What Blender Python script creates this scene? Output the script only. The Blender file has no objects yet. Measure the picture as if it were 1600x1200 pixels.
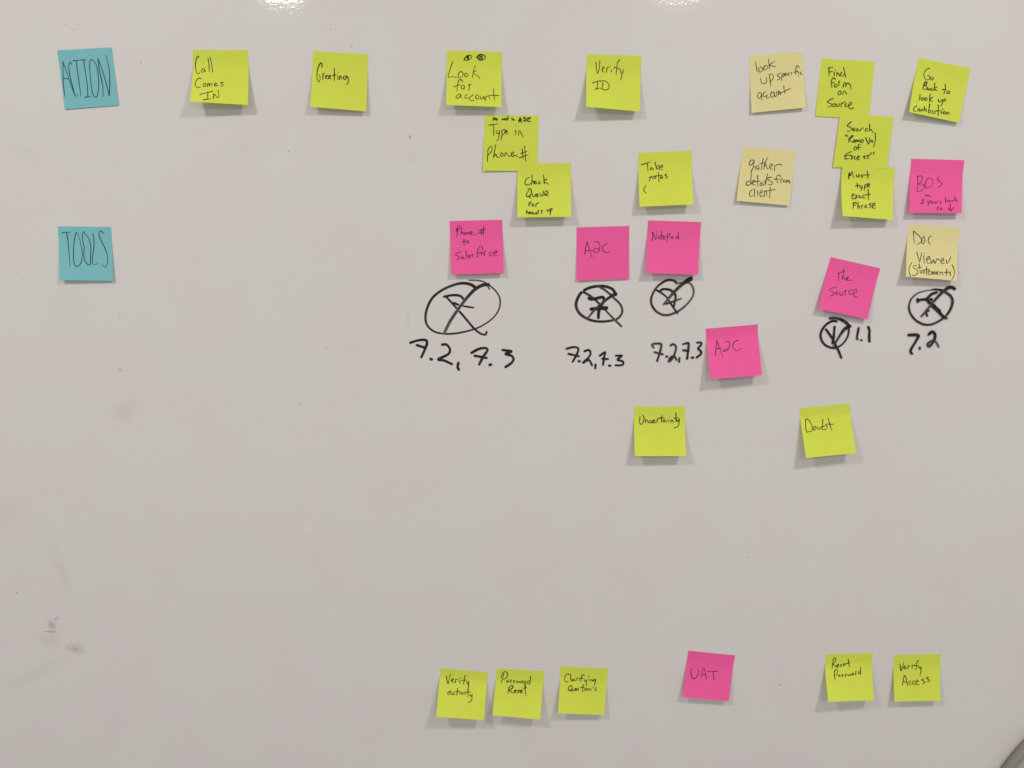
import bpy, math, random
from mathutils import Matrix, Vector

C = bpy.context.scene
COL = C.collection
random.seed(7)

# ------------------------------------------------------------------ camera
F = 1280.0                       # focal length in pixels of the 1600 px wide photograph
TILT, YAW = math.radians(10.967), math.radians(0.917)
DIST, EYE = 1.2024, 1.50         # metres from the board, height of the lens
nv_ = Vector((-math.sin(YAW)*math.cos(TILT), -math.sin(TILT), math.cos(YAW)*math.cos(TILT)))
up_ = Vector((0, -1, 0)); up_ -= nv_*nv_.dot(up_); up_.normalize()
ri_ = up_.cross(nv_)
if ri_.x < 0: ri_ = -ri_
ax = lambda k: Vector((ri_[k], nv_[k], up_[k]))
cx, cd, cf = ax(0), ax(1), ax(2)
cam = bpy.data.cameras.new('camera'); camo = bpy.data.objects.new('camera', cam); COL.objects.link(camo)
M = Matrix((( cx.x, -cd.x, -cf.x, 0), (cx.y, -cd.y, -cf.y, -DIST), (cx.z, -cd.z, -cf.z, EYE), (0, 0, 0, 1)))
camo.matrix_world = M
cam.sensor_width = 36; cam.lens = F/1600*36; cam.clip_start = 0.02; cam.clip_end = 50
C.camera = camo

# ------------------------------------------------------------------ world and lamps
GL = cx*((440-800)/F) + cd*((-10-600)/F) + cf        # the glint at the top edge mirrors the far left lamp
LX3, LU3 = GL.x/GL.y*(DIST+3.60), GL.z/GL.y*(DIST+3.60)
GL = cx*((1063-800)/F) + cd*((-25-600)/F) + cf      # a fainter one further right
LX4, LU4 = GL.x/GL.y*(DIST+3.65), GL.z/GL.y*(DIST+3.65)
w = bpy.data.worlds.new('World'); C.world = w; w.use_nodes = True
bg = w.node_tree.nodes['Background']; bg.inputs[0].default_value = (0.985, 0.945, 0.91, 1); bg.inputs[1].default_value = 0.35
C.view_settings.view_transform = 'Standard'; C.view_settings.look = 'None'
C.view_settings.gamma = 1; C.view_settings.exposure = 0

def lamp(x, up, out, power, size=0.22, name='ceiling_lamp_light'):
    l = bpy.data.lights.new(name, 'AREA'); l.shape = 'DISK'; l.size = size
    l.energy = power; l.color = (0.99, 0.925, 0.86)
    o = bpy.data.objects.new(name, l); COL.objects.link(o); o.location = (x, -out, EYE+up)
lamp(-1.312, 1.333, 1.466, 28, .32); lamp(1.230, 1.497, 1.551, 33, .32)      # near pair: the two shadows of every note
lamp(LX3, LU3, 3.60, 12, .20); lamp(LX4, LU4, 3.65, 36, .30)            # second row, its left one glints at the top edge

# ------------------------------------------------------------------ mapping between photograph and place
def W(px, py, h=0.0):            # point h metres off the board seen at a pixel -> (x, up, h)
    d = cx*((px-800)/F) + cd*((py-600)/F) + cf
    k = (DIST-h)/d.y
    return (d.x*k, d.z*k, h)
def PR(x, u, h):                 # back to a pixel
    X = Vector((x, DIST-h, u)); z = X.dot(cf)
    return X.dot(cx)/z*F+800, X.dot(cd)/z*F+600
def B(p): return (p[0], -p[2], p[1]+EYE)

# ------------------------------------------------------------------ materials
def nodes(name):
    m = bpy.data.materials.new(name); m.use_nodes = True
    return m, m.node_tree.nodes, m.node_tree.links, m.node_tree.nodes['Principled BSDF']
def mixc(N, L, fac, a, b, mode='MIX'):
    x = N.new('ShaderNodeMix'); x.data_type = 'RGBA'; x.blend_type = mode
    for s, v in ((x.inputs[0], fac), (x.inputs[6], a), (x.inputs[7], b)):
        if hasattr(v, 'is_output'): L.new(v, s)
        elif isinstance(v, (int, float)): s.default_value = v
        else: s.default_value = (*v, 1)
    return x.outputs[2]
def mth(N, L, op, a, b=0.0, clamp=False):
    x = N.new('ShaderNodeMath'); x.operation = op; x.use_clamp = clamp
    for s, v in ((x.inputs[0], a), (x.inputs[1], b)):
        if hasattr(v, 'is_output'): L.new(v, s)
        else: s.default_value = v
    return x.outputs[0]
def noise(N, L, vec, scale, detail=2.0, rough=0.5):
    x = N.new('ShaderNodeTexNoise'); x.inputs['Scale'].default_value = scale
    x.inputs['Detail'].default_value = detail; x.inputs['Roughness'].default_value = rough
    L.new(vec, x.inputs['Vector']); return x
def ramp(N, L, v, a, b, ca, cb):
    x = N.new('ShaderNodeMapRange'); x.clamp = True
    x.inputs[1].default_value = a; x.inputs[2].default_value = b; x.inputs[3].default_value = ca; x.inputs[4].default_value = cb
    L.new(v, x.inputs[0]); return x.outputs[0]

def paper(name, col, trans=0.22):
    m, N, L, P = nodes(name)
    tc = N.new('ShaderNodeTexCoord').outputs['Object']
    n1 = noise(N, L, tc, 55, 3).outputs['Fac']; n2 = noise(N, L, tc, 1600, 2).outputs['Fac']
    k = mth(N, L, 'ADD', ramp(N, L, n1, .3, .7, .985, 1.01), ramp(N, L, n2, .3, .7, -.015, .015))
    hv = N.new('ShaderNodeVectorMath'); hv.operation = 'SCALE'; hv.inputs[0].default_value = col; L.new(k, hv.inputs[3])
    L.new(hv.outputs[0], P.inputs['Base Color'])
    P.inputs['Roughness'].default_value = .75; P.inputs['Specular IOR Level'].default_value = .22
    b = N.new('ShaderNodeBump'); b.inputs['Strength'].default_value = .12; b.inputs['Distance'].default_value = .0004
    L.new(n1, b.inputs['Height']); L.new(b.outputs[0], P.inputs['Normal'])
    t = N.new('ShaderNodeBsdfTranslucent'); t.inputs[0].default_value = (*col, 1)
    mx = N.new('ShaderNodeMixShader'); mx.inputs[0].default_value = trans
    L.new(P.outputs[0], mx.inputs[1]); L.new(t.outputs[0], mx.inputs[2])
    L.new(mx.outputs[0], N['Material Output'].inputs[0])
    return m
PAPER = {'yellow': paper('lime_yellow_paper', (.80, .90, .11)), 'pink': paper('hot_pink_paper', (.99, .135, .43), .12),
         'blue': paper('teal_blue_paper', (.235, .60, .66), .12), 'pale': paper('pale_yellow_paper', (.93, .86, .43))}

def ink(name, dark, light, rough):
    m, N, L, P = nodes(name)
    at = N.new('ShaderNodeAttribute'); at.attribute_name = 'tone'
    tc = N.new('ShaderNodeTexCoord').outputs['Object']
    n = noise(N, L, tc, 420, 3, .6).outputs['Fac']
    f = mth(N, L, 'ADD', at.outputs['Fac'], ramp(N, L, n, .35, .7, -.12, .12), True)
    L.new(mixc(N, L, f, dark, light), P.inputs['Base Color'])
    P.inputs['Roughness'].default_value = rough; P.inputs['Specular IOR Level'].default_value = .3
    return m
PEN = {'yellow': ink('pen_ink_on_yellow', (.012, .013, .004), (.06, .07, .012), .6), 'pink': ink('pen_ink_on_pink', (.05, .008, .03), (.15, .015, .07), .6),
       'blue': ink('pen_ink_on_blue', (.008, .022, .03), (.03, .08, .10), .6), 'pale': ink('pen_ink_on_pale', (.018, .015, .007), (.07, .065, .03), .6)}
MARKER = ink('dry_erase_marker_ink', (.008, .006, .005), (.20, .18, .165), .45)
SPECK = ink('board_fleck', (.13, .115, .10), (.42, .38, .35), .6)

def board_material():
    m, N, L, P = nodes('glossy_whiteboard_enamel')
    tc = N.new('ShaderNodeTexCoord').outputs['Object']
    n1 = noise(N, L, tc, 7.5, 3, .55); n2 = noise(N, L, tc, 23, 3, .6)
    # faint ghosting of wiped ink: pinkish, yellowish and greenish films
    c = mixc(N, L, ramp(N, L, n1.outputs['Fac'], .38, .62, 0, 1), (.725, .682, .692), (.700, .716, .692))
    c = mixc(N, L, ramp(N, L, n2.outputs['Fac'], .50, .70, 0, .5), c, (.722, .700, .650))
    sx = N.new('ShaderNodeSeparateXYZ'); L.new(tc, sx.inputs[0])
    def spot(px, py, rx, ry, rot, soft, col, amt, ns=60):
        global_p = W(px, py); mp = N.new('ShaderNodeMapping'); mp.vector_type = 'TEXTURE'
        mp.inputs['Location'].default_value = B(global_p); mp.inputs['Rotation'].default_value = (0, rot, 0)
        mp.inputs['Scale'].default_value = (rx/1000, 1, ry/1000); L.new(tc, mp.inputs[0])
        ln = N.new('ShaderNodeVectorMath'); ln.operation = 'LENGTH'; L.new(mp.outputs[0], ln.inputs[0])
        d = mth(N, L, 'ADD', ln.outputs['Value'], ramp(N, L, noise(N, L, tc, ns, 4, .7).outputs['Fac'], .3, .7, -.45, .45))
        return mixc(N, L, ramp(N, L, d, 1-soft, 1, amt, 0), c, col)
    for s in ((81, 978, 8, 16, -.25, .9, (.36, .35, .31), .55, 90), (78, 987, 13, 2, .08, .7, (.28, .27, .25), .6, 140), (78, 1002, 20, 16, 0, .9, (.58, .53, .44), .42, 60), (118, 1014, 19, 10, .2, .9, (.37, .36, .33), .55, 90),
              (88, 966, 7, 4, -.6, .8, (.40, .38, .36), .5, 150), (58, 1052, 60, 14, -.5, .9, (.52, .50, .48), .17, 30), (196, 642, 28, 20, -.4, .8, (.52, .47, .46), .22, 45), (85, 870, 14, 75, -.25, .95, (.56, .51, .46), .14, 30),
              (188, 578, 5, 4, .7, .8, (.48, .45, .43), .5, 120), (12, 800, 26, 30, .2, .9, (.62, .56, .54), .3, 30), (640, 214, 3, 5, .5, .8, (.45, .43, .41), .5, 120),
              (637, 500, 5, 26, .1, .9, (.58, .54, .52), .3, 50), (100, 500, 40, 55, 0, .9, (.60, .61, .60), .22, 25), (375, 228, 28, 15, 0, .9, (.63, .61, .63), .3, 40),
              (30, 232, 40, 12, .5, .9, (.60, .61, .55), .3, 30), (452, 692, 46, 24, 0, .5, (.74, .72, .68), .35, 40), (460, 692, 3, 26, .1, .5, (.76, .74, .70), .4, 80),  # last pair: faint reflections painted into the enamel colour as pale streaks
              (672, 710, 60, 5, 0, .5, (.755, .74, .72), .4, 50), (548, 545, 30, 12, 0, .9, (.64, .62, .62), .25, 40), (478, 828, 14, 9, .4, .8, (.78, .77, .76), .4, 120),  # leading spot: a faint streak of reflected light, painted into the base colour
              (100, 900, 10, 60, -.3, .9, (.62, .57, .52), .25, 40), (645, 245, 22, 8, -.7, .9, (.62, .60, .60), .3, 60)):
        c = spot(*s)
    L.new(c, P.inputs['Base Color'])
    P.inputs['Roughness'].default_value = .42; P.inputs['Specular IOR Level'].default_value = .35
    P.inputs['Coat Weight'].default_value = .55; P.inputs['Coat Roughness'].default_value = .05
    op = noise(N, L, tc, 190, 2, .5).outputs['Fac']                    # orange peel of the enamel
    b = N.new('ShaderNodeBump'); b.inputs['Strength'].default_value = .22; b.inputs['Distance'].default_value = .0002
    L.new(op, b.inputs['Height']); L.new(b.outputs[0], P.inputs['Coat Normal'])
    return m

def plain(name, col, rough, sc=300):
    m, N, L, P = nodes(name)
    tc = N.new('ShaderNodeTexCoord').outputs['Object']
    n = noise(N, L, tc, sc, 3).outputs['Fac']
    L.new(mixc(N, L, n, [v*.85 for v in col], [min(1, v*1.15) for v in col]), P.inputs['Base Color'])
    P.inputs['Roughness'].default_value = rough
    b = N.new('ShaderNodeBump'); b.inputs['Strength'].default_value = .3; b.inputs['Distance'].default_value = .0006
    L.new(n, b.inputs['Height']); L.new(b.outputs[0], P.inputs['Normal'])
    return m

# ------------------------------------------------------------------ mesh helpers
def link_mesh(name, vs, fs, mat, parent=None, smooth=True, tones=None, origin=None):
    o3 = Vector(origin) if origin is not None else Vector((0, 0, 0))
    me = bpy.data.meshes.new(name); me.from_pydata([tuple(Vector(v)-o3) for v in vs], [], fs)
    if smooth: me.polygons.foreach_set('use_smooth', [True]*len(me.polygons))
    if tones:
        a = me.attributes.new('tone', 'FLOAT', 'POINT'); a.data.foreach_set('value', tones)
    me.materials.append(mat); me.update()
    o = bpy.data.objects.new(name, me); COL.objects.link(o); o.location = o3
    if parent:
        o.parent = parent; o.location = o3-Vector(parent.matrix_basis.translation) if parent.parent is None else o3
        if parent.parent is not None:
            o.location = o3-Vector(parent.location)-Vector(parent.parent.location)
    return o
def tag(o, label=None, cat=None, group=None, kind=None):
    for k, v in (('label', label), ('category', cat), ('group', group), ('kind', kind)):
        if v: o[k] = v
    return o

# ------------------------------------------------------------------ pen and marker strokes
def parse(s):
    return [[tuple(float(q) for q in p.split(',')) for p in st.split()] for st in s.split('/') if st.strip()]
def smooth_line(pts, step):
    if len(pts) == 1: pts = [pts[0], (pts[0][0]+step*1.2, pts[0][1]+step*.8)]
    P = [(2*pts[0][0]-pts[1][0], 2*pts[0][1]-pts[1][1])]+list(pts)+[(2*pts[-1][0]-pts[-2][0], 2*pts[-1][1]-pts[-2][1])]
    out = []
    for i in range(1, len(P)-2):
        a, b, c, d = P[i-1:i+3]
        n = max(2, int(math.hypot(c[0]-b[0], c[1]-b[1])/step))
        for k in range(n):
            t = k/n
            out.append(tuple(.5*(2*b[j]+(c[j]-a[j])*t+(2*a[j]-5*b[j]+4*c[j]-d[j])*t*t+(3*b[j]-a[j]-3*c[j]+d[j])*t**3) for j in (0, 1)))
    out.append(P[-2])
    return out
def ribbon(line, wfun, surf, vs, fs, tones, tfun, base, drop=None):
    """line in pixels; surf(px,py,lift)->3D; one flat ribbon with rounded ends"""
    n = len(line); L = []
    acc = [0]
    for i in range(1, n): acc.append(acc[-1]+math.hypot(line[i][0]-line[i-1][0], line[i][1]-line[i-1][1]))
    tot = acc[-1] or 1
    def tang(i):
        a, b = line[max(0, i-1)], line[min(n-1, i+1)]
        dx, dy = b[0]-a[0], b[1]-a[1]; l = math.hypot(dx, dy) or 1
        return dx/l, dy/l
    rows = []
    w0, w1 = wfun(0)/2, wfun(1)/2
    tx, ty = tang(0)
    for a in (1.0, .75, .4): rows.append((line[0][0]-tx*w0*a, line[0][1]-ty*w0*a, tx, ty, w0*math.sqrt(max(0.02, 1-a*a)), 0))
    for i in range(n):
        tx, ty = tang(i); t = acc[i]/tot; rows.append((line[i][0], line[i][1], tx, ty, wfun(t)/2, t))
    tx, ty = tang(n-1)
    for a in (.4, .75, 1.0): rows.append((line[-1][0]+tx*w1*a, line[-1][1]+ty*w1*a, tx, ty, w1*math.sqrt(max(0.02, 1-a*a)), 1))
    prev = None
    for (x, y, tx, ty, hw, t) in rows:
        if drop and drop(x, y): prev = None; continue
        k = len(vs); lift = base+.00003*t
        vs.append(surf(x-ty*hw, y+tx*hw, lift)); vs.append(surf(x+ty*hw, y-tx*hw, lift))
        tn = tfun(t); tones += [tn, tn]
        if prev is not None: fs.append((prev, prev+1, k+1, k))
        prev = k

# ------------------------------------------------------------------ the board
X0, X1, Z0, Z1 = -1.5, 1.7, -1.15, .95      # relative to the lens
def board():
    y0, y1 = 0.0, .018; r = .004
    vs, fs = [], []
    def add(x, y, z): vs.append((x, y, z+EYE)); return len(vs)-1
    a = [add(X0+r, y0, Z0+r), add(X1-r, y0, Z0+r), add(X1-r, y0, Z1-r), add(X0+r, y0, Z1-r)]
    b = [add(X0, y0+r, Z0), add(X1, y0+r, Z0), add(X1, y0+r, Z1), add(X0, y0+r, Z1)]
    c = [add(X0, y1, Z0), add(X1, y1, Z0), add(X1, y1, Z1), add(X0, y1, Z1)]
    fs.append(tuple(a)); fs.append(tuple(reversed(c)))
    for i in range(4):
        j = (i+1) % 4; fs.append((a[j], a[i], b[i], b[j])); fs.append((b[j], b[i], c[i], c[j]))
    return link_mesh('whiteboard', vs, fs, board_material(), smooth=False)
BOARD = board()
tag(BOARD, 'large glossy off-white whiteboard surface covered in sticky notes and black marker writing', 'whiteboard')
def on_board(px, py, lift): return B(W(px, py, lift))

LIFT = [.00012]
def marker(name, label, org, sc, strokes, parent=BOARD):
    """strokes: (points, width in crop px, tone start, tone end, wipes)"""
    vs, fs, tones = [], [], []
    lines = []
    for st in strokes:
        pts, wd, t0, t1, wipe = st
        for l in parse(pts):
            lines.append((smooth_line([(org[0]+x/sc, org[1]+y/sc) for x, y in l], .8), wd, t0, t1, wipe))
    for i, (ln, wd, t0, t1, wipe) in enumerate(lines):
        wipers = [(q[0], (q[1][1] if isinstance(q[1], tuple) else q[1])/sc/2+.55) for q in lines[i+1:] if q[4]]
        def drop(x, y):
            for q, m in wipers:
                for (a, b) in q:
                    if (a-x)**2+(b-y)**2 < m*m: return True
            return False
        wa, wb = wd if isinstance(wd, tuple) else (wd, wd)
        ph = random.random()*6
        LIFT[0] += .00002
        ribbon(ln, lambda t: ((wa+(wb-wa)*t)*(1+.07*math.sin(ph+t*9)))*1.32/sc, on_board, vs, fs, tones,
               lambda t: max(0, min(1, t0+(t1-t0)*t+.05*math.sin(ph*2+t*14))), LIFT[0], drop if wipers else None)
    o = link_mesh(name, vs, fs, MARKER, parent, smooth=False, tones=tones)
    return tag(o, label)

k = 6.665
c1 = marker('crossed_circle', 'wide oval marker circle with a struck-out letter, under the leftmost pink note', (640, 420), k, [
    ('695,205 640,165 560,150 470,165 350,215 250,290 190,390 165,500 185,590 260,655 370,680', (25, 15), .1, .15, 0),
    ('370,680 500,670 650,635 760,590 870,510 930,420 942,320 900,235 820,165 740,125 620,118', (15, 11), .15, .35, 0),
    ('360,290 440,275 520,280 558,315 545,350 530,375', (20, 18), .02, .02, 0), ('460,355 520,378 600,395 668,405', (18, 12), .02, .05, 0),
    ('385,295 480,400 560,490 670,620 740,675 790,685 802,658', 17, .05, .1, 0), ('818,190 832,212', 12, .3, .4, 0),
    ('820,165 760,170 680,215 590,310 500,430 420,550 358,675', (26, 22), .02, .55, 1)])
marker('marker_number', 'thick black 7.2, 7.3 with a wide gap after the comma', (640, 420), k, [
    ('8,770 90,745 165,742 180,780 150,860 122,920/75,795 160,822/340,790 385,790 420,840 400,890 300,942 360,955 440,992/508,980 500,1020 512,1050', 20, 0, .04, 0),
    ('645,875 720,835 790,825 810,850 770,910 725,995/680,905 800,928/968,845 1060,860 1000,885 1060,905 1082,940 1060,980 1000,1022', 20, 0, .1, 0),
    ('220,940 230,943/836,1000 848,997', 22, 0, 0, 0)])
marker('crossed_circle', 'heavy marker circle crossed by two strokes over a seven', (860, 420), k, [
    ('680,270 650,215 580,185 500,180 400,200 320,250 275,330 270,400 310,470 385,520 470,545 560,548 650,535 710,510 745,460 745,410 720,360 655,298', (24, 17), .0, .25, 0),
    ('345,240 440,300 530,385 630,490 740,600', (18, 14), .1, .35, 1),
    ('400,305 430,318 540,295 558,320 545,360/530,375 505,440 500,510', 23, 0, .04, 0), ('425,420 490,415 585,408', 27, 0, .02, 0), ('500,400 540,400', 30, 0, 0, 0), ('500,182 560,215 630,268 675,272', 16, .3, .1, 0),
    ('680,262 640,280 560,340 460,430 385,518', (25, 15), .02, .5, 0)])
marker('marker_number', 'black 7.2, 7.3 below the heavy crossed circle', (860, 420), k, [
    ('168,832 240,815 290,830 275,890 232,968/188,885 295,910/355,858 400,845 418,875 400,920 340,978 400,950 435,1005/470,995 468,1035', 16, 0, .04, 0),
    ('515,905 570,868 560,920 548,1000/540,935 600,940/682,905 745,905 700,945 755,965 750,1000 680,1005', 16, 0, .1, 0), ('296,962 306,963/612,1008 624,1008', 18, 0, 0, 0)])
marker('crossed_circle', 'marker circle with a heavy slash below the Notepad note', (980, 420), 6.667, [
    ('525,148 470,118 400,125 310,190 255,290 255,370 300,440 370,480', (17, 16), .1, .2, 0),
    ('370,480 440,478 540,435 630,360 685,280 690,210 660,155 600,140 505,152', (17, 12), .25, .62, 0),
    ('308,222 370,260 420,305 460,370 525,465', (14, 13), .02, .1, 0), ('345,230 370,212 430,215 480,240 505,290 485,395', (19, 16), .0, .1, 0),
    ('378,372 450,350 565,308', (18, 10), .05, .25, 0), ('660,105 580,155 500,230 430,310 378,372', (34, 14), .02, .5, 1)])
marker('marker_number', 'tall black 7.2,7.3 beside the lone low pink note', (980, 420), 6.667, [
    ('275,820 262,785 345,780 355,810 335,890 312,960/285,868 372,890/452,798 480,785 508,810 500,870 470,935 435,965 450,925 490,910 514,948/545,928 541,968', 16, .3, .12, 0),
    ('582,785 635,772 640,800 632,880 625,935/585,848 640,855/728,768 770,768 772,790 740,830 770,860 765,890 725,922', (15, 18), .12, .0, 0), ('408,912 416,914/674,925 686,925', 18, .05, .05, 0)])
marker('crossed_circle', 'small marker circle around a V-shaped mark whose tail runs out below', (1250, 480), 10.667, [
    ('610,235 540,230 450,280 380,360 345,450 355,530 400,610 480,660 570,680 660,650 740,580 795,490 815,400 815,355', (30, 22), .05, .1, 0),
    ('500,185 580,180 680,205 760,250 830,320', (30, 40), .28, .02, 0), ('830,315 740,370 660,480 590,600 562,645', (44, 22), .02, .45, 1),
    ('435,370 500,460 550,540 590,620 640,720 690,840', (28, 27), .0, .1, 0), ('578,325 570,420 560,520 540,600', 28, .02, .02, 0)])
marker('marker_number', 'black 1.1 right of the smallest marker circle', (1250, 480), 10.667, [
    ('980,345 962,440 950,515 964,532', (27, 24), .08, .08, 0), ('1140,330 1160,390 1155,480 1160,570', 30, .03, .05, 0), ('1022,548 1030,550', 26, .1, .1, 0)])
marker('crossed_circle', 'marker circle with a hooked slash under the Doc Viewer note', (1390, 430), 8.571, [
    ('755,228 820,280 845,350 820,450 750,550 650,620 550,660 450,655 350,600 280,510 258,420', (25, 18), .15, .05, 0),
    ('258,420 290,320 380,240 490,205 560,195', (18, 8), .15, .5, 0), ('560,195 620,188 700,200', (14, 24), .1, .05, 0),
    ('375,335 440,325 500,315 560,255 630,230', (26, 27), .02, .04, 0), ('378,322 382,350', 30, 0, 0, 0),
    ('505,330 560,400 640,470 725,560', (30, 30), .0, .0, 0), ('560,380 610,430 665,478', 38, 0, 0, 0), ('725,560 765,578', 22, .05, .1, 0),
    ('545,400 520,470 490,500 508,545', (26, 20), .05, .08, 0), ('556,323 564,327', 30, 0, 0, 0),
    ('872,180 830,160 780,172 700,235 590,355 500,465 428,550', (34, 18), .02, .4, 1)])
marker('marker_number', 'black 7.2 below the circle with the hooked slash', (1390, 430), 8.571, [
    ('258,800 385,805 350,890 290,990 285,1030 302,1050', (30, 22), .0, .08, 0), ('405,968 408,990', 20, .05, .2, 0),
    ('530,790 570,755 610,790 605,850 560,930 530,955 512,920 560,880 620,890 660,960', (32, 16), .0, .35, 0)])

def fleck(px, py, r, tone):
    vs, fs, tn = [], [], []
    n = 9; vs.append(on_board(px, py, .0004)); tn.append(tone)
    for i in range(n):
        a = i/n*math.tau; q = r*random.uniform(.65, 1.3)
        vs.append(on_board(px+q*math.cos(a), py+q*math.sin(a)*.8, .00012)); tn.append(min(1, tone+.25))
    for i in range(n): fs.append((0, 1+(i+1) % n, 1+i))
    link_mesh('speck', vs, fs, SPECK, BOARD, tones=tn)
for f in ((220, 97, 1.3, .25), (549.5, 73, 1.3, .2), (516, 46, 1.2, .4), (451, 237, 1.2, .25), (641, 214, 1.5, .4), (470, 630, 1.0, .1), (515, 631, 1.1, .35), (187, 495, 1, .4),
          (26, 926.5, 1.3, .05), (390, 549, 1, .4), (510, 544, 1, .5), (785, 495, .9, .5), (188, 578, 1.3, .4), (1167, 871, 1, .3), (1219, 1070, 1.2, .3),
          (394, 405, .9, .6), (262, 301, .9, .6), (35, 435, 1, .6), (960, 395, .8, .6), (102, 38, 1, .7), (122, 38, 1, .7), (116, 46, .9, .7), (90, 1100, .9, .7)):
    fleck(f[0], f[1], f[2]*.9, min(.8, f[3]+.12))

# ------------------------------------------------------------------ sticky notes
NOTE_N = [0]
def sticky(color, label, org, corners, hs, words, base=.0003, crease=1.35, v0=.19, bow=0.0, sc=7.5, pen=1.17, group=None):
    """corners: TL TR BR BL in crop pixels; hs: lift in mm of BL, BR (and TL, TR if they sit on another note)"""
    q = [(org[0]+x/sc, org[1]+y/sc) for x, y in corners]
    hl, hr = hs[0]/1000, hs[1]/1000
    tl_h = hs[2]/1000 if len(hs) > 2 else base; tr_h = hs[3]/1000 if len(hs) > 3 else base
    TL, TR, BR, BL = W(*q[0], tl_h), W(*q[1], tr_h), W(*q[2], hr), W(*q[3], hl)
    ph = random.random()*6; amp = random.uniform(.00012, .0003)
    def S(u, v):
        x = (TL[0]*(1-u)+TR[0]*u)*(1-v)+(BL[0]*(1-u)+BR[0]*u)*v
        y = (TL[1]*(1-u)+TR[1]*u)*(1-v)+(BL[1]*(1-u)+BR[1]*u)*v
        g = max(0, (v-v0)/(1-v0)); s = .10
        g = (math.sqrt(g*g+.0016)-.04)/(math.sqrt(1.0016)-.04) if g > 0 else 0
        g = g**crease
        ht = tl_h*(1-u)+tr_h*u
        h = ht+(hl*(1-u)+hr*u-ht)*g
        e = min(1, v*4)*4*v*(1-v)
        h += bow*.001*math.sin(math.pi*u)*g+amp*e*math.sin(ph+u*4+v*3)*(1 if h > .001 else .3)
        return x, y, max(h, .0002)
    nu, nv = 14, 22
    top = [[S(i/nu, j/nv) for i in range(nu+1)] for j in range(nv+1)]
    o3 = B(top[0][nu//2]); th = .00013
    vs, fs = [], []
    for r in top: vs += [B(p) for p in r]
    for j in range(nv):
        for i in range(nu):
            a = j*(nu+1)+i; fs.append((a, a+nu+1, a+nu+2, a+1))
    k0 = len(vs)
    for r in top: vs += [B((p[0], p[1], p[2]-th)) for p in r]
    for j in range(nv):
        for i in range(nu):
            a = k0+j*(nu+1)+i; fs.append((a, a+1, a+nu+2, a+nu+1))
    ring = [(i, 0) for i in range(nu)]+[(nu, j) for j in range(nv)]+[(i, nv) for i in range(nu, 0, -1)]+[(0, j) for j in range(nv, 0, -1)]
    for a, b in zip(ring, ring[1:]+ring[:1]):
        k1 = len(vs)
        for (i, j) in (a, b):
            p = top[j][i]; vs.append(B(p)); vs.append(B((p[0], p[1], p[2]-th)))
        fs.append((k1, k1+2, k1+3, k1+1))
    root = link_mesh('sticky_note', vs, fs, PAPER[color], origin=o3)
    tag(root, label, 'sticky note', group)
    def surf(px, py, lift):
        u, v = .5, .5
        for _ in range(7):
            a = PR(*S(u, v)); ex, ey = px-a[0], py-a[1]
            if abs(ex)+abs(ey) < .003: break
            e = 1e-3
            b, c = PR(*S(u+e, v)), PR(*S(u, v+e))
            j11, j21, j12, j22 = (b[0]-a[0])/e, (b[1]-a[1])/e, (c[0]-a[0])/e, (c[1]-a[1])/e
            det = j11*j22-j12*j21 or 1
            u += (ex*j22-ey*j12)/det; v += (ey*j11-ex*j21)/det
            u = min(.996, max(.004, u)); v = min(.996, max(.004, v))
        x, y, h = S(u, v)
        return B((x, y, h+lift))
    for nm, wd, s in words:
        wv, wf, tn = [], [], []
        for n, l in enumerate(parse(s)):
            ln = smooth_line([(org[0]+x/sc, org[1]+y/sc) for x, y in l], .9)
            p1 = random.random()*6; t0 = random.uniform(0, .3)
            ww = wd*pen*{'yellow': 1.12, 'pink': .93, 'pale': 1.03, 'blue': 1}[color]
            ribbon(ln, lambda t: ww*(1+.16*math.sin(p1+5*t))*(1-.25*t*t), surf, wv, wf, tn, lambda t: min(1, t0+.3*t), .00016+.00001*n)
        link_mesh(nm, wv, wf, PEN[color], root, smooth=False, tones=tn)
    return root

TEAL = 'teal notes naming the two rows'
LIME = 'lime yellow sticky notes on the whiteboard'; PINK = 'pink sticky notes on the whiteboard'; PALE = 'pale yellow sticky notes on the whiteboard'
P1 = 1.02
sticky('blue', 'teal sticky note reading ACTION in tall thin capitals, at the upper left', (70, 50), [(145,215),(785,180),(865,858),(235,905)], (1.6, 1.2), [
 ('handwritten_word', P1, '212,345 215,450 217,600 235,755/212,345 245,440 290,570 350,740/222,540 285,552/318,382 300,348 283,385 283,440 300,540 330,650 355,740 375,752 388,728/332,338 403,328/368,335 385,470 410,650 425,752/420,328 492,325/455,330 480,500 500,640 502,755/470,768 538,752/545,318 525,360 530,480 545,620 565,730 598,765 622,720 632,600 622,480 605,390 570,340 545,318/622,305 640,450 665,560 682,660 682,760/622,305 680,470 720,600 755,750/755,750 762,600 755,450 740,360 715,270')], group=TEAL)
sticky('yellow', 'lime note reading Call Comes IN, curling away at its lower left corner', (270, 50), [(230,210),(878,212),(878,855),(200,815)], (21.5, 13.7), [
 ('handwritten_word', P1, '305,300 300,282 280,300 265,380 268,440 285,485 300,492 318,472/365,430 345,435 335,462 352,472 368,455 370,435 385,465/412,305 425,380 425,465/437,298 455,370 468,472'),
 ('handwritten_word', P1, '330,545 300,542 270,580 262,620 285,650 325,645/380,600 358,615 358,635 380,638 390,615 380,600/405,640 410,605 425,605 430,635 440,605 455,605 462,632/488,620 515,608 505,596 488,610 495,632 530,625/592,590 570,592 560,600 590,615 582,632 562,632'),
 ('handwritten_word', P1, '318,732 470,692/412,705 408,785/350,795 445,782/475,778 482,725 522,768 540,745 530,678')], group=LIME)
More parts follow.
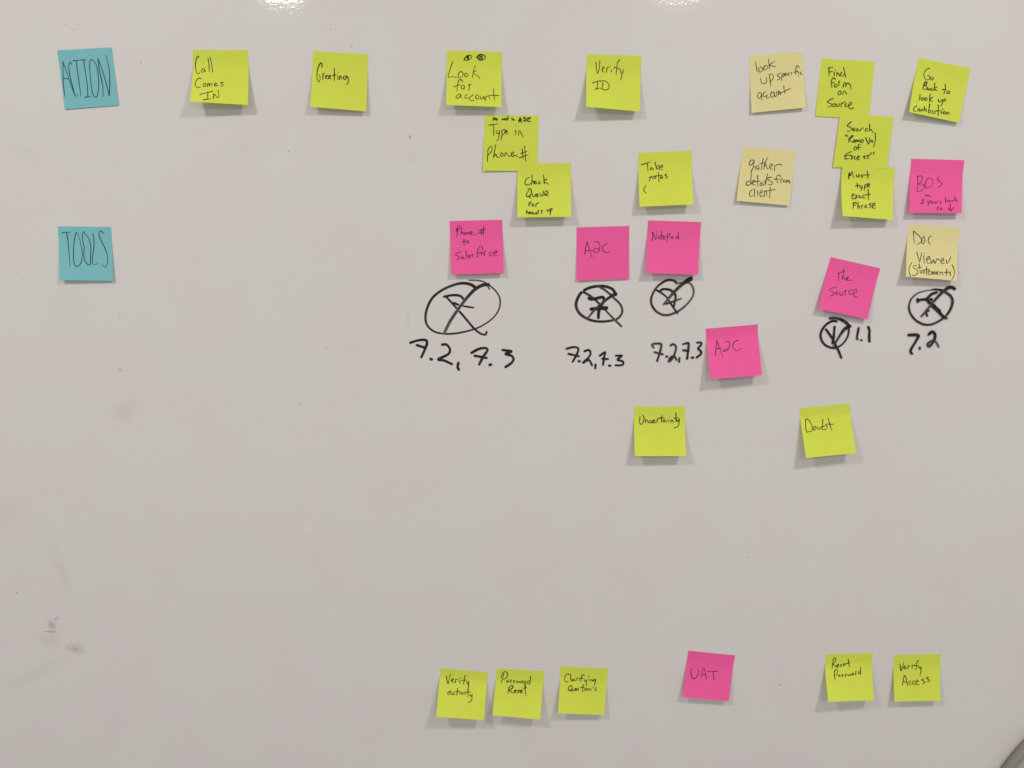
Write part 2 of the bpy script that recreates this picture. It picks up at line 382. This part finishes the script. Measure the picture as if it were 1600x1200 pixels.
sticky('yellow', 'lime note reading Greeting, alone in the top row left of the note with eyes', (460, 50), [(218,222),(865,262),(838,930),(187,875)], (11.3, 7.3), [
 ('handwritten_word', 1.2, '322,412 325,380 310,362 285,400 268,460 264,530 275,575 290,582 302,550 298,515 285,500/335,555 335,490 340,500 350,480/365,530 385,515 378,505 365,520 370,545 395,550/400,535 425,520 415,508 400,525 408,545 432,548/465,425 470,480 468,570/445,510 492,500/510,515 510,558/515,472 518,474/530,560 532,520 545,520 555,550/605,515 580,520 575,545 595,555 610,530 612,515 632,545 630,590 618,612 605,608')], group=LIME)
sticky('yellow', 'lime note with two drawn eyes above the words Look for account', (670, 50), [(212,215),(862,232),(848,880),(203,855)], (14.6, 11.9), [
 ('eye_doodle', 1.3, '412,325 435,290 465,272 495,275 502,290 480,320 445,332 412,325/455,280 450,300 458,322/462,282 468,300 462,320/458,285 458,318'),
 ('eye_doodle', 1.3, '562,295 590,268 630,265 660,285 655,310 630,328 590,328 562,295/600,275 595,300 605,325/620,280 610,295 615,315 628,318 632,300 620,280/575,285 580,310 600,328'),
 ('handwritten_word', .9, '280,350 255,420 228,525 275,522 330,535/345,530 350,485 375,463 402,480 400,505 375,532 345,530/440,480 420,495 425,520 450,520 462,495 440,480/545,395 525,450 512,530/555,455 518,478 575,515 600,545'),
 ('handwritten_word', P1, '398,580 370,555 345,585 335,640 330,695/292,642 365,618/395,620 378,640 390,665 415,660 418,635 395,620/465,615 475,640 470,680/472,638 484,614 496,612'),
 ('handwritten_word', .9, '375,730 340,735 318,765 330,778 360,765 375,735 380,770 390,775/450,730 425,750 430,775 470,770/520,735 480,770 485,800 530,802/565,735 548,760 560,785 585,775 585,748 565,735/605,750 605,780 630,780 645,755 650,790/665,800 665,765 690,750 710,770 715,785/762,662 762,720 768,795/700,742 825,745')], group=LIME)
sticky('yellow', 'lime note reading Verify ID in the top row', (890, 50), [(203,260),(843,278),(822,932),(195,875)], (20.0, 11.5), [
 ('handwritten_word', P1, '308,355 315,420 325,485 345,440 355,335/378,440 405,425 400,405 380,425 385,460 405,468/430,475 440,430 435,425 455,410 475,410/488,445 490,470/515,430 518,433/588,325 560,360 552,430 545,498/525,410 560,425 600,440/595,455 605,485 620,480 630,440/622,465 610,510 600,560'),
 ('handwritten_word', P1, '270,598 360,565/330,580 325,625 320,660/297,672 360,655/390,595 385,640 370,665/360,580 400,570 440,590 462,630 455,665 420,680 370,662')], group=LIME)
sticky('pale', 'pale yellow note reading look up specific account, in the top row', (1140, 50), [(232,280),(855,228),(893,885),(258,948)], (4.2, 6.0), [
 ('handwritten_word', P1, '305,355 315,420 322,468/340,430 345,465 360,470 385,450 385,425 365,410 345,425/425,390 400,410 400,440 425,440 445,420 440,398 425,390/455,320 462,380 468,435/525,345 470,385 510,400 545,405'),
 ('handwritten_word', P1, '362,540 372,590 400,606 430,588 432,530/462,500 475,570 485,635/462,510 480,492 505,500 512,530 500,560 470,575'),
 ('handwritten_word', 1.1, '600,480 565,500 560,515 590,530 580,555 555,562/615,490 612,530 605,570/612,495 632,490 635,515 615,525/645,500 665,490 655,480 642,495 650,512 670,505/695,480 680,490 685,508 705,500/720,472 725,500/815,420 805,398 785,400 775,440 775,500/750,475 800,455/800,460 805,485/835,468 825,490 855,495/802,510'),
 ('handwritten_word', 1.1, '360,705 335,720 328,760 345,780 368,750 372,715 378,795/415,700 395,720 398,755 425,755/440,735 430,760 445,778 465,760/495,700 480,730 490,765 515,755 520,715 495,700/520,705 530,755 550,745 552,690/570,740 575,690 595,735 600,700/635,632 640,690 650,718/600,715 650,690 715,662')], group=PALE)
sticky('yellow', 'lime note reading Find form on Source, its foot under the Search note', (1250, 60), [(255,235),(878,270),(805,945),(180,912)], (1.2, 1.0), [
 ('handwritten_word', 1.2, '335,345 342,400 340,440/335,345 385,340/340,395 380,385/400,395 402,440/415,370 417,372/430,440 435,400 455,425 465,440/490,400 470,420 480,440 505,435 520,420/512,342 520,390 535,455'),
 ('handwritten_word', 1.2, '415,480 395,462 370,490 368,540 375,580/370,525 400,515/410,535 400,560 420,570 435,550 420,530/455,500 455,555/455,520 465,505/505,570 515,525 535,520 535,570/535,560 550,530 570,530 590,550 598,600'),
 ('handwritten_word', 1.2, '465,615 445,635 450,660 475,655 480,625 465,615/500,655 510,620 530,625 545,655'),
 ('handwritten_word', 1.2, '388,705 350,720 320,748 365,765 370,780 350,800 325,802/395,765 375,780 385,800 410,795 410,770 395,765/425,765 430,795 455,790 460,760/480,800 485,760 520,755 525,735/545,765 525,780 535,800 560,795/565,785 600,775 605,750 580,755 570,800 595,825 628,815')], group=LIME)
sticky('yellow', 'tilted lime note reading Go back to look up contibution, top right', (1390, 60), [(345,228),(955,350),(815,990),(232,862)], (11.0, 5.2), [
 ('handwritten_word', P1, '465,348 425,370 400,420 410,465 430,485 460,480 472,455 460,435 440,440/498,455 480,465 485,485 508,482 512,460 498,455'),
 ('handwritten_word', 1.3, '425,500 400,545 390,590/405,520 435,515 430,540 410,550 440,570 425,595 395,600/455,580 440,595 455,605 468,590 470,605/495,585 480,595 485,608 505,605/530,528 525,570 518,612/552,570 520,585 550,612'),
 ('handwritten_word', 1.2, '648,540 655,590 635,650/618,598 665,598/688,615 670,630 675,645 700,640 702,622 688,615'),
 ('handwritten_word', 1.2, '356,655 354,700 345,728/390,695 372,705 375,725 395,722 398,702/430,695 412,705 418,728 440,720 430,695/475,655 470,700 465,752/508,690 470,715 500,740'),
 ('handwritten_word', 1.2, '572,712 575,740 600,735 608,715/625,720 615,760 600,795/618,725 650,712 655,730 625,745'),
 ('handwritten_word', 1.2, '318,790 290,805 278,835 290,852 305,852/345,820 328,835 335,850 355,845 345,820/368,855 372,832 390,835 392,855/405,800 415,850/400,835 430,825/430,840 430,860/470,770 462,820 455,870 480,868 482,845 460,845/505,850 508,880 530,878 535,850/568,780 572,830 568,905/545,850 595,845/608,850 605,885/620,825/640,855 625,870 640,885 655,870 640,855/670,890 672,865 690,868 698,892')], group=LIME)
sticky('yellow', 'lime note reading Type in Phone #, with small bold words squeezed in at its top', (730, 160), [(205,150),(840,152),(820,805),(185,800)], (3.2, 1.0), [
 ('handwritten_word', 1.4, '305,208 312,180 328,205 330,180/345,190 338,205 352,208 352,192'), ('handwritten_word', 1.4, '410,205 415,190 430,205/440,190 438,205 452,200 445,190/478,165 475,195 465,212/460,190 482,188'),
 ('handwritten_word', 1.3, '525,180 525,205/540,208 540,195 555,208'), ('handwritten_word', 1.6, '605,232 620,180 632,235/605,212 640,205/662,180 680,180 678,200 660,218 690,218/740,182 710,185 700,205 715,222 738,222/738,185 715,195'),
 ('handwritten_word', P1, '252,268 365,250/310,260 312,330 310,390/345,330 350,365 368,360/378,325 375,380 365,435 342,450/405,330 408,380 400,445/405,340 430,315 445,330 430,370 410,375/455,350 470,340 465,325 450,345 458,370 480,365'),
 ('handwritten_word', P1, '568,330 568,385/570,265 572,268/600,385 608,335 625,345 655,410'),
 ('handwritten_word', P1, '245,545 240,620 235,695/240,560 270,515 290,530 280,580 242,620/335,495 322,560 305,650/310,640 335,605 350,640 380,640/400,590 390,620 410,635 425,610 405,590/440,630 450,590 470,600 480,630 510,625/515,615 545,600 535,580 515,600 530,635 560,620 595,635'),
 ('number_sign', P1, '645,545 655,668/672,510 680,600 685,690/630,598 700,572/608,650 720,612')], group=LIME)
sticky('yellow', 'lime note reading Check Queue for heads up, lowest of the left diagonal of three', (780, 230), [(213,195),(842,185),(842,815),(212,822)], (14.4, 14.1, 1.6, .5), [
 ('handwritten_word', 1.2, '350,355 320,370 302,410 312,440 345,440 365,425/382,330 385,380 378,440/380,410 400,395 405,430/412,415 435,405 425,395 412,410 420,430 445,425/480,405 460,415 465,430 490,425/520,325 525,380 528,430/555,375 525,400 578,435'),
 ('handwritten_word', 1.2, '335,490 370,490 378,530 360,570 330,580 318,560 330,530 355,500/345,570 375,605/392,550 395,580 420,575 425,550/430,570 455,560 445,545 430,560 440,585 465,575/478,540 490,570 510,565 518,510/528,560 570,540 560,510 535,525 540,560 578,568'),
 ('handwritten_word', 1.2, '375,640 352,650 350,695/345,668 375,660/395,665 382,680 395,690 405,675 395,665/428,695 435,665 470,648'),
 ('handwritten_word', 1.25, '325,740 315,782/318,770 335,758 345,780/350,775 372,765 360,758 350,770 365,785/395,762 380,775 395,785 408,770 410,785/440,765 425,775 435,785 450,775/458,738 455,780/505,740 490,745 502,765 492,778'),
 ('handwritten_word', 1.25, '560,730 565,750 582,745 585,725/600,740 598,795/590,735 615,715 620,735 600,750')], group=LIME, v0=.16)
sticky('yellow', 'lime note reading Take notes and a lone open bracket', (970, 210), [(205,215),(832,190),(852,820),(220,848)], (13.1, 14.0), [
 ('handwritten_word', P1, '240,355 350,322/312,340 318,430/360,390 345,400 350,415 368,408 370,392 385,415/400,325 412,370 418,415/445,362 415,390 440,405/450,395 492,375 480,360 450,380 455,410 492,415'),
 ('handwritten_word', P1, '335,500 345,510 335,548/338,530 360,490 375,520/400,490 385,505 395,520 412,505 400,490/440,445 445,500 448,555/385,490 475,480/465,510 490,495 480,480 462,495 470,515 495,512/540,465 518,475 545,498 535,515 515,510'),
 ('bracket', P1, '298,598 275,625 270,660 300,692')], group=LIME)
sticky('pale', 'pale yellow note reading gather details from client', (1120, 210), [(310,140),(928,195),(848,835),(232,778)], (6.0, 3.8), [
 ('handwritten_word', P1, '440,305 405,300 380,335 385,360 415,350 435,315 430,370 410,430 402,460/402,440 420,395 450,375/490,365 465,375 455,400 475,410 492,385 495,415/545,285 530,340 520,415/500,345 575,330/600,270 570,320 548,410/555,380 575,355 590,400 605,400/620,390 655,365 640,345 620,370 628,405 655,405/675,430 680,370 690,365 725,350 765,358'),
 ('handwritten_word', 1.1, '385,545 350,560 345,590 370,595 395,575 402,480/402,470 400,560 410,580/415,570 445,550 435,535 415,555 425,590 450,585/480,480 478,540 482,610/450,555 505,545/535,565 510,575 508,595 530,595 545,575 550,600/565,540 568,580/595,460 580,530 570,590/640,500 600,510 605,535 650,560 640,590 605,585'),
 ('handwritten_word', P1, '745,500 735,478 710,480 700,510 712,570/668,525 735,525/750,570 752,530 775,520/790,530 780,555 800,560 805,535/815,565 822,530 835,560 845,535 858,580'),
 ('handwritten_word', P1, '418,645 390,670 383,705 400,728 430,710/445,635 440,690 445,735/478,660 478,725/505,690 540,670 525,655 505,680 510,725 540,720/555,730 560,665 580,665 585,715/628,620 622,680 620,742/560,668 688,645')], group=PALE)
sticky('yellow', 'lime note reading Search "Removal of Excess", middle of the right stack of three', (1280, 165), [(245,95),(872,130),(795,740),(162,722)], (2.0, 2.0, 1.6, 1.2), [
 ('handwritten_word', 1.2, '375,190 345,215 330,240 370,255 375,275 350,300 325,300/390,285 415,275 405,260 388,275 395,298 420,292/450,270 430,285 440,300 460,285 465,300/480,290 500,265 520,262/560,265 540,280 545,300 570,290/590,215 590,270 585,300/590,285 610,280 618,300 630,318'),
 ('handwritten_word', 1.2, '305,345 315,365/325,345 337,365/350,385 345,430/345,395 385,350 395,360 360,395 385,430 400,430/400,425 420,410 408,402 400,420 415,435/425,430 435,400 450,425 465,400 480,430/495,400 485,425 510,430 520,405 495,400/545,375 560,415 580,450 590,375/615,400 598,415 610,430 625,410 630,430/655,322 658,400 638,485'),
 ('handwritten_word', 1.2, '420,480 405,500 410,520 435,515 435,490 420,480/480,455 462,455 455,490 460,520/440,495 495,485'),
 ('handwritten_word', 1.25, '375,540 320,565 305,600 305,625 345,620/295,590 360,580/370,580 390,625/395,585 372,630/420,595 408,615 420,630 435,620/445,615 470,600 460,590 445,605 448,635 475,628/540,590 515,600 540,615 525,625/585,580 560,590 580,610 560,625/610,550 602,575/642,545 632,575')], group=LIME, bow=-.6)
sticky('yellow', 'lime note reading Must type exact Phrase, lowest of the right stack of three', (1280, 230), [(272,210),(890,238),(862,852),(275,805)], (18.9, 11.4, 2.4, 1.0), [
 ('handwritten_word', 1.2, '345,370 350,300 364,338 384,286 395,330 408,358/438,320 440,346 458,343 466,320/466,320 470,345/506,324 488,334 510,346 491,362/565,280 568,330 572,365/520,325 585,325'),
 ('handwritten_word', 1.2, '440,420 450,455 450,485/425,455 475,445/475,445 480,475 500,465/505,450 498,490 482,512/535,440 530,480 528,505/533,450 560,430 570,450 540,470/568,455 590,440 580,425 566,440 572,468 592,465'),
 ('handwritten_word', 1.2, '388,570 410,555 400,545 382,565 390,605 420,595/425,560 445,595/445,560 425,605/480,565 462,575 468,595 485,580 490,595/525,560 508,580 515,598 540,590/572,490 575,550 578,612/540,560 600,550'),
 ('handwritten_word', 1.2, '405,650 400,690 395,722/392,660 425,645 435,665 400,690/455,645 452,720/452,700 470,690 475,720/498,680 498,718/498,690 512,682/555,680 535,690 540,710 560,700 562,715/605,660 585,670 605,690 590,710/625,690 655,675 645,655 622,670 625,710 660,712')], group=LIME)
sticky('pink', 'pink note with three capitals over small writing and a down arrow, at the right', (1390, 230), [(255,135),(877,152),(845,775),(235,768)], (10.0, 9.3), [
 ('handwritten_word', P1, '325,340 330,430 320,520/325,345 365,335 385,355 370,400 335,435 385,430 408,460 395,490 350,520 320,518/450,365 425,400 415,450 435,478 475,465 505,425 505,385 475,362 450,365/575,345 560,375 610,420 612,440 560,472'),
 ('handwritten_word', 1.1, '428,555 416,567 428,575 440,562 428,555/448,575 455,558 470,575 485,580'), ('digit', 1.15, '372,625 395,612 400,630 365,660 405,658'),
 ('handwritten_word', 1.1, '445,630 450,655 468,645/470,625 460,665 448,688/485,645 502,635 495,628 483,640 490,655 505,655/530,635 515,645 525,658 538,645 542,655/555,655 560,635 575,632/605,632 590,640 602,655 590,662'),
 ('handwritten_word', 1.1, '655,590 655,640 680,638 680,620 660,622/705,625 690,635 705,640 715,628/740,622 725,632 740,640/765,580 762,630/780,605 762,620 795,632'),
 ('handwritten_word', 1.1, '575,702 555,708 570,725 552,740/605,708 590,722 605,732 620,720 605,708'), ('arrow', 1.35, '708,665 715,742/685,710 715,742 750,705')], group=PINK)
sticky('blue', 'teal sticky note reading TOOLS in tall thin capitals, below the other teal note', (70, 330), [(150,178),(775,185),(803,818),(172,808)], (6.9, 3.7), [
 ('handwritten_word', P1, '203,252 305,243/255,250 270,330 280,450 298,640/370,245 350,320 338,450 338,570 355,635 380,645 415,620 435,560 440,490 425,400 400,300 370,245/455,235 440,290 450,370 462,420 458,520 475,590 515,630 535,610 538,500 538,400 515,320 480,270 455,235/562,260 575,330 575,430 560,540 560,615 595,622 625,612/688,262 668,235 640,245 637,285 670,360 715,460 738,560 725,630 700,655 672,622')], group=TEAL)
sticky('pink', 'leftmost pink note, its first line reading Phone #, above the widest marker oval', (670, 320), [(243,190),(862,175),(880,800),(265,818)], (8.0, 7.6), [
 ('handwritten_word', 1.1, '340,275 335,330 327,380/322,310 335,260 358,240 365,265 340,300/385,265 378,345/378,330 400,320 405,348/425,325 415,345 435,345 438,330 425,325/450,345 458,318 480,345/490,335 510,325 500,310 485,325 495,350 550,350'),
 ('number_sign', 1.1, '642,258 640,360/615,285 618,355/590,302 668,282/575,332 660,316'), ('handwritten_word', 1.1, '410,395 415,475/390,435 440,425/460,420 445,435 455,455 470,440 460,420'),
 ('handwritten_word', 1.1, '375,555 340,560 312,585 350,605 355,630 325,640/395,600 380,620 395,632 408,612 412,635/435,535 440,590 443,635/462,610 485,595 475,585 460,600 468,620 490,615/520,580 500,590 520,600 508,612/628,530 625,490 600,482 578,520 570,570 568,615/562,570 615,555/625,555 612,575 625,590 640,575 625,555/655,590 650,545 675,535/728,555 708,575 715,598 740,592/755,575 800,555 785,540 758,560 765,595 802,598')], group=PINK)
sticky('pink', 'nearly flat pink note with one short code, above the heavy crossed circle', (870, 330), [(232,190),(850,172),(845,795),(232,815)], (3.6, 2.2), [
 ('handwritten_word', P1, '328,505 340,420 355,362 375,420 415,548/340,465 430,455/445,360 480,360 505,395 500,440 480,475 450,485 430,470 440,445 480,440 500,470/590,378 550,400 535,435 550,470 590,485 622,465')], group=PINK)
sticky('pink', 'pink note reading Notepad, below the Take notes note', (980, 320), [(245,182),(868,202),(832,820),(222,798)], (13.2, 9.1), [
 ('handwritten_word', P1, '288,420 300,375 298,315 320,370 335,412 340,370 350,320/370,375 362,390 375,400 385,385 372,375/400,310 402,360 400,405/375,365 420,360/418,390 440,380 430,365 418,380 422,405 445,405/468,370 470,400 465,440/462,380 475,340 495,338 498,365 470,390/530,370 515,385 525,395 540,380 545,390/590,370 568,385 580,395 600,380/598,320 600,360 605,412')], group=PINK)
sticky('pink', 'strongly tilted pink note reading The Source', (1240, 380), [(435,162),(1018,295),(868,893),(293,768)], (9.9, 7.9), [
 ('handwritten_word', P1, '512,358 600,325/530,350 528,400 530,440/590,308 580,370 565,425/565,425 585,395 600,420 620,438/620,425 645,400 632,395 620,415 640,435 680,432'),
 ('handwritten_word', P1, '500,515 450,525 422,548 465,575 465,605 425,620/505,570 490,590 505,605 522,590 505,570/545,565 542,600 570,608 585,560/605,550 605,615/605,565 622,550/690,550 660,548 645,575 665,600 690,590/700,590 740,570 735,540 710,550 700,600 725,632 752,625')], group=PINK)
sticky('pale', 'pale yellow note reading Doc Viewer (Statements)', (1390, 330), [(235,150),(825,195),(785,815),(193,765)], (14.1, 10.2), [
 ('handwritten_word', P1, '280,235 283,310 290,370/280,232 340,285 382,340 355,370 318,392/405,295 380,320 372,360 395,380 412,345 405,295/490,292 465,300 452,345 465,380 482,385'),
 ('handwritten_word', 1.1, '318,478 335,540 352,592 365,540 378,485/400,520 405,608/408,492 410,495/430,570 470,550 460,530 435,555 445,610 475,605/480,560 490,612 515,570 530,612 555,555/555,555 590,575/600,590 635,570 620,550 600,580 610,615 640,608/715,535 690,590 665,610 665,570'),
 ('handwritten_word', P1, '258,605 232,650 228,710 245,765/318,635 285,640 282,665 325,690 325,730 290,755 262,745/345,615 355,680 360,730/325,665 380,655/395,690 375,705 378,725 398,715 402,695 408,728/435,650 430,700 432,750/405,690 460,680/450,715 475,705 465,690 450,705 455,740 480,740/490,740 500,705 512,740 525,705 538,738 550,712/550,735 570,715 560,705 550,720 560,745/590,745 595,715 620,720 625,750/668,675 665,740 662,758/640,718 705,712/718,710 700,720 718,740 705,760/732,628 755,680 755,750 730,800')], group=PALE)
sticky('pink', 'pink note with one short code hanging alone, lower than the other tool notes', (1070, 480), [(245,252),(855,202),(905,798),(310,842)], (19.9, 15.6), [
 ('handwritten_word', P1, '358,568 365,480 375,395 400,460 445,580/362,490 430,478/472,412 505,398 525,420 520,460 490,505 455,520 452,500 480,495 522,500/628,385 585,405 562,450 580,495 625,510 660,478')], group=PINK, crease=1.02)
sticky('yellow', 'lime note reading Uncertainty', (960, 610), [(232,188),(830,185),(838,770),(240,770)], (17.3, 15.6), [
 ('handwritten_word', 1.15, '300,310 295,365 305,395 325,390 345,350 345,305 330,292/362,380 365,345 385,350 395,375/425,350 405,365 412,380 435,378/440,370 475,358 465,345 442,360 455,382 490,372/500,372 502,335 520,335/555,295 555,330 548,375/520,325 590,322/590,345 572,358 582,372 600,355 608,372/630,345 632,370/645,312 647,314/662,375 665,350 682,352 690,375/720,265 722,310 722,365/700,325 745,320/728,340 742,365 758,335/758,330 758,370 745,420 700,438')], group=LIME)
sticky('yellow', 'lime note reading Doubt, its lower half sticking well out from the board', (1220, 610), [(222,210),(812,152),(880,735),(297,792)], (20.1, 17.3), [
 ('handwritten_word', P1, '290,350 290,420 302,492/285,350 305,332 345,370 368,430 360,475 302,488/400,420 378,440 388,465 410,455 412,430 400,420/432,425 438,452 464,446 474,422/492,340 490,390 485,455 525,455 545,430 530,410 495,425/555,325 570,385 595,465/525,395 620,395')], group=LIME, crease=1.02)
sticky('yellow', 'lime note reading Verify activity, leftmost in the bottom row', (640, 1020), [(365,180),(918,228),(870,790),(310,750)], (24.1, 19.5), [
 ('handwritten_word', P1, '432,270 440,330 452,362 462,310 478,245/488,330 515,315 505,300 488,315 495,345 520,340/538,350 538,312 575,315/588,325 590,358/592,295/660,262 642,290 640,330 628,368/610,325 665,318/668,335 680,365 695,345/692,330 690,390 680,440'),
 ('handwritten_word', P1, '480,450 455,460 445,480 465,485 482,460 490,490/525,460 502,472 510,492 532,485/560,415 558,460 552,495/535,455 590,450/590,465 590,488/605,460 618,490 632,462/648,460 650,490/685,410 685,460 685,520/660,460 715,458/705,490 720,510 732,490/732,485 730,540 710,575 688,575')], group=LIME, crease=1.05)
sticky('yellow', 'lime note reading Password Reset, second in the bottom row', (740, 1020), [(275,182),(830,215),(782,783),(222,732)], (17.5, 19.0), [
 ('handwritten_word', P1, '355,245 340,300 325,350/322,295 340,240 372,220 400,245 390,285 350,312/405,315 385,330 392,345 410,330 415,345/445,318 428,325 442,340 430,350/485,322 465,330 482,342 468,352/505,325 512,352 530,332 545,352 560,328/580,325 565,345 582,355 592,335/600,385 605,340 620,330/650,325 628,340 632,360 655,350 662,335/668,280 665,330 655,375'),
 ('handwritten_word', 1.2, '415,410 402,475/412,405 445,382 465,395 440,425 420,440 445,460 470,470/478,455 500,445 490,435 475,450 485,470 505,468/535,435 515,445 532,455 518,470/545,455 570,445 560,435 545,450 552,472 580,465/605,360 605,430 615,498/580,415 622,408')], group=LIME)
sticky('yellow', 'lime note reading Clarifying Questions', (840, 1020), [(275,155),(825,187),(785,730),(240,710)], (15.4, 10.8), [
 ('handwritten_word', P1, '372,258 355,245 325,270 318,315 335,342 358,335/390,245 388,310 400,335/418,305 402,318 415,330 430,310 435,330/450,325 455,298 475,295/488,300 490,325/550,262 525,258 512,290 508,340/500,300 540,295/548,315 558,335 572,320/572,318 570,385/600,305 602,325/598,272/620,330 625,312 640,318 645,330/672,308 650,318 655,332 675,320/678,310 675,350 662,385'),
 ('handwritten_word', P1, '395,382 365,400 362,435 385,442 405,420 400,390 380,385/378,430 405,452/412,420 415,442 435,438 438,415/442,435 462,425 452,415 442,430 455,445/482,415 468,422 480,435 468,442/535,370 530,410 528,458/500,405 550,402/552,420 552,440/575,415 562,430 575,440 588,425 575,415/602,440 605,418 622,425 630,442/652,402 650,412/688,405 670,418 690,435 678,445')], group=LIME)
sticky('pink', 'pink note reading UAT, the only pink one in the bottom row', (1030, 990), [(342,200),(890,255),(818,793),(280,745)], (11.2, 10.0), [
 ('handwritten_word', P1, '385,400 372,450 385,510 410,530 440,505 462,450 452,412/490,512 505,440 525,402 540,450 555,535/505,480 545,478/568,440 685,442/632,440 635,490 642,538')], group=PINK)
sticky('yellow', 'lime note reading Reset Password, right of the pink note in the bottom row', (1250, 990), [(303,240),(855,230),(868,780),(332,802)], (23.3, 17.2), [
 ('handwritten_word', P1, '390,300 375,405/385,305 410,282 422,300 405,335 385,355 410,375 438,395/432,380 455,368 445,358 432,372 440,392 462,388/490,358 472,365 488,378 475,390/510,370 535,360 522,350 508,362 515,380/565,298 570,340 578,390/545,350 588,338'),
 ('handwritten_word', P1, '410,430 400,480 412,535/400,450 420,418 440,430 435,470 412,490/462,480 448,490 455,502 468,488 472,500/505,478 488,485 502,495 490,508/545,475 525,482 540,492 528,505/560,478 568,495 580,480 592,492 602,470/622,462 608,475 620,485 632,470 622,462/652,480 652,445 660,440/700,440 682,455 690,470 708,460/708,395 710,440 712,475')], group=LIME)
sticky('yellow', 'lime note reading Verify Access, at the right end of the bottom row', (1360, 990), [(283,250),(828,240),(822,785),(283,798)], (12.2, 12.2), [
 ('handwritten_word', P1, '345,355 350,400 358,435 372,400 390,338/390,400 415,390 405,378 390,392 398,415 425,408/440,412 442,378 470,378/488,385 488,410/490,368/565,318 545,330 540,380 530,420/505,370 565,378/565,385 575,405 590,392/592,390 592,440 580,492'),
 ('handwritten_word', P1, '378,605 385,540 400,490 420,530 435,610/382,555 425,572/470,555 450,570 455,592 478,588/515,550 492,565 500,592 522,588/530,572 562,558 550,542 530,562 540,600 570,592/622,530 600,540 632,562 635,578 608,585/685,508 655,520 690,545 685,560 658,565')], group=LIME)

# ------------------------------------------------------------------ the rounded grey thing cut off by the lower right corner
def corner_object():
    hh = .012
    c = Vector(B(W(1800, 1310, hh))); R = abs(Vector(B(W(1525, 1310, .012))).x-Vector(B(W(1800, 1310, .012))).x)
    e = bpy.data.objects.new('rounded_panel', None); COL.objects.link(e); e.location = c
    tag(e, 'grey rounded panel with a darker rim, cut off by the lower right corner', 'panel')
    vs, fs = [], []; n, m = 96, 14; rr = .0068
    for i in range(n):
        a = i/n*math.tau
        for j in range(m):
            b = j/m*math.tau; q = R-rr+rr*math.cos(b)
            vs.append((c.x+q*math.cos(a), c.y-rr*1.3*math.sin(b), c.z+q*math.sin(a)))
    for i in range(n):
        for j in range(m):
            a, b = i*m+j, i*m+(j+1) % m; c2, d = ((i+1) % n)*m+j, ((i+1) % n)*m+(j+1) % m
            fs.append((a, b, d, c2))
    link_mesh('rim', vs, fs, plain('dark_grey_rim_plastic', (.25, .24, .225), .6), e)
    vs, fs = [], []; rings = 10
    for side in (-1, 1):
        k0 = len(vs); vs.append((c.x, c.y-.004*(-side)-side*.0, c.z)); vs[-1] = (c.x, c.y+side*.004+.016, c.z)
        for k in range(1, rings+1):
            q = (R-rr*1.2)*k/rings
            for i in range(n):
                a = i/n*math.tau; dish = .016*(1-(k/rings)**2)
                vs.append((c.x+q*math.cos(a), c.y+side*.004+dish, c.z+q*math.sin(a)))
        for i in range(n):
            j = (i+1) % n; t = (k0, k0+1+i, k0+1+j); fs.append(t if side < 0 else t[::-1])
        for k in range(rings-1):
            for i in range(n):
                j = (i+1) % n; a, b = k0+1+k*n+i, k0+1+k*n+j; t = (a, a+n, b+n, b); fs.append(t if side < 0 else t[::-1])
    link_mesh('face_panel', vs, fs, plain('grey_panel_fabric', (.42, .41, .38), .7), e)
corner_object()
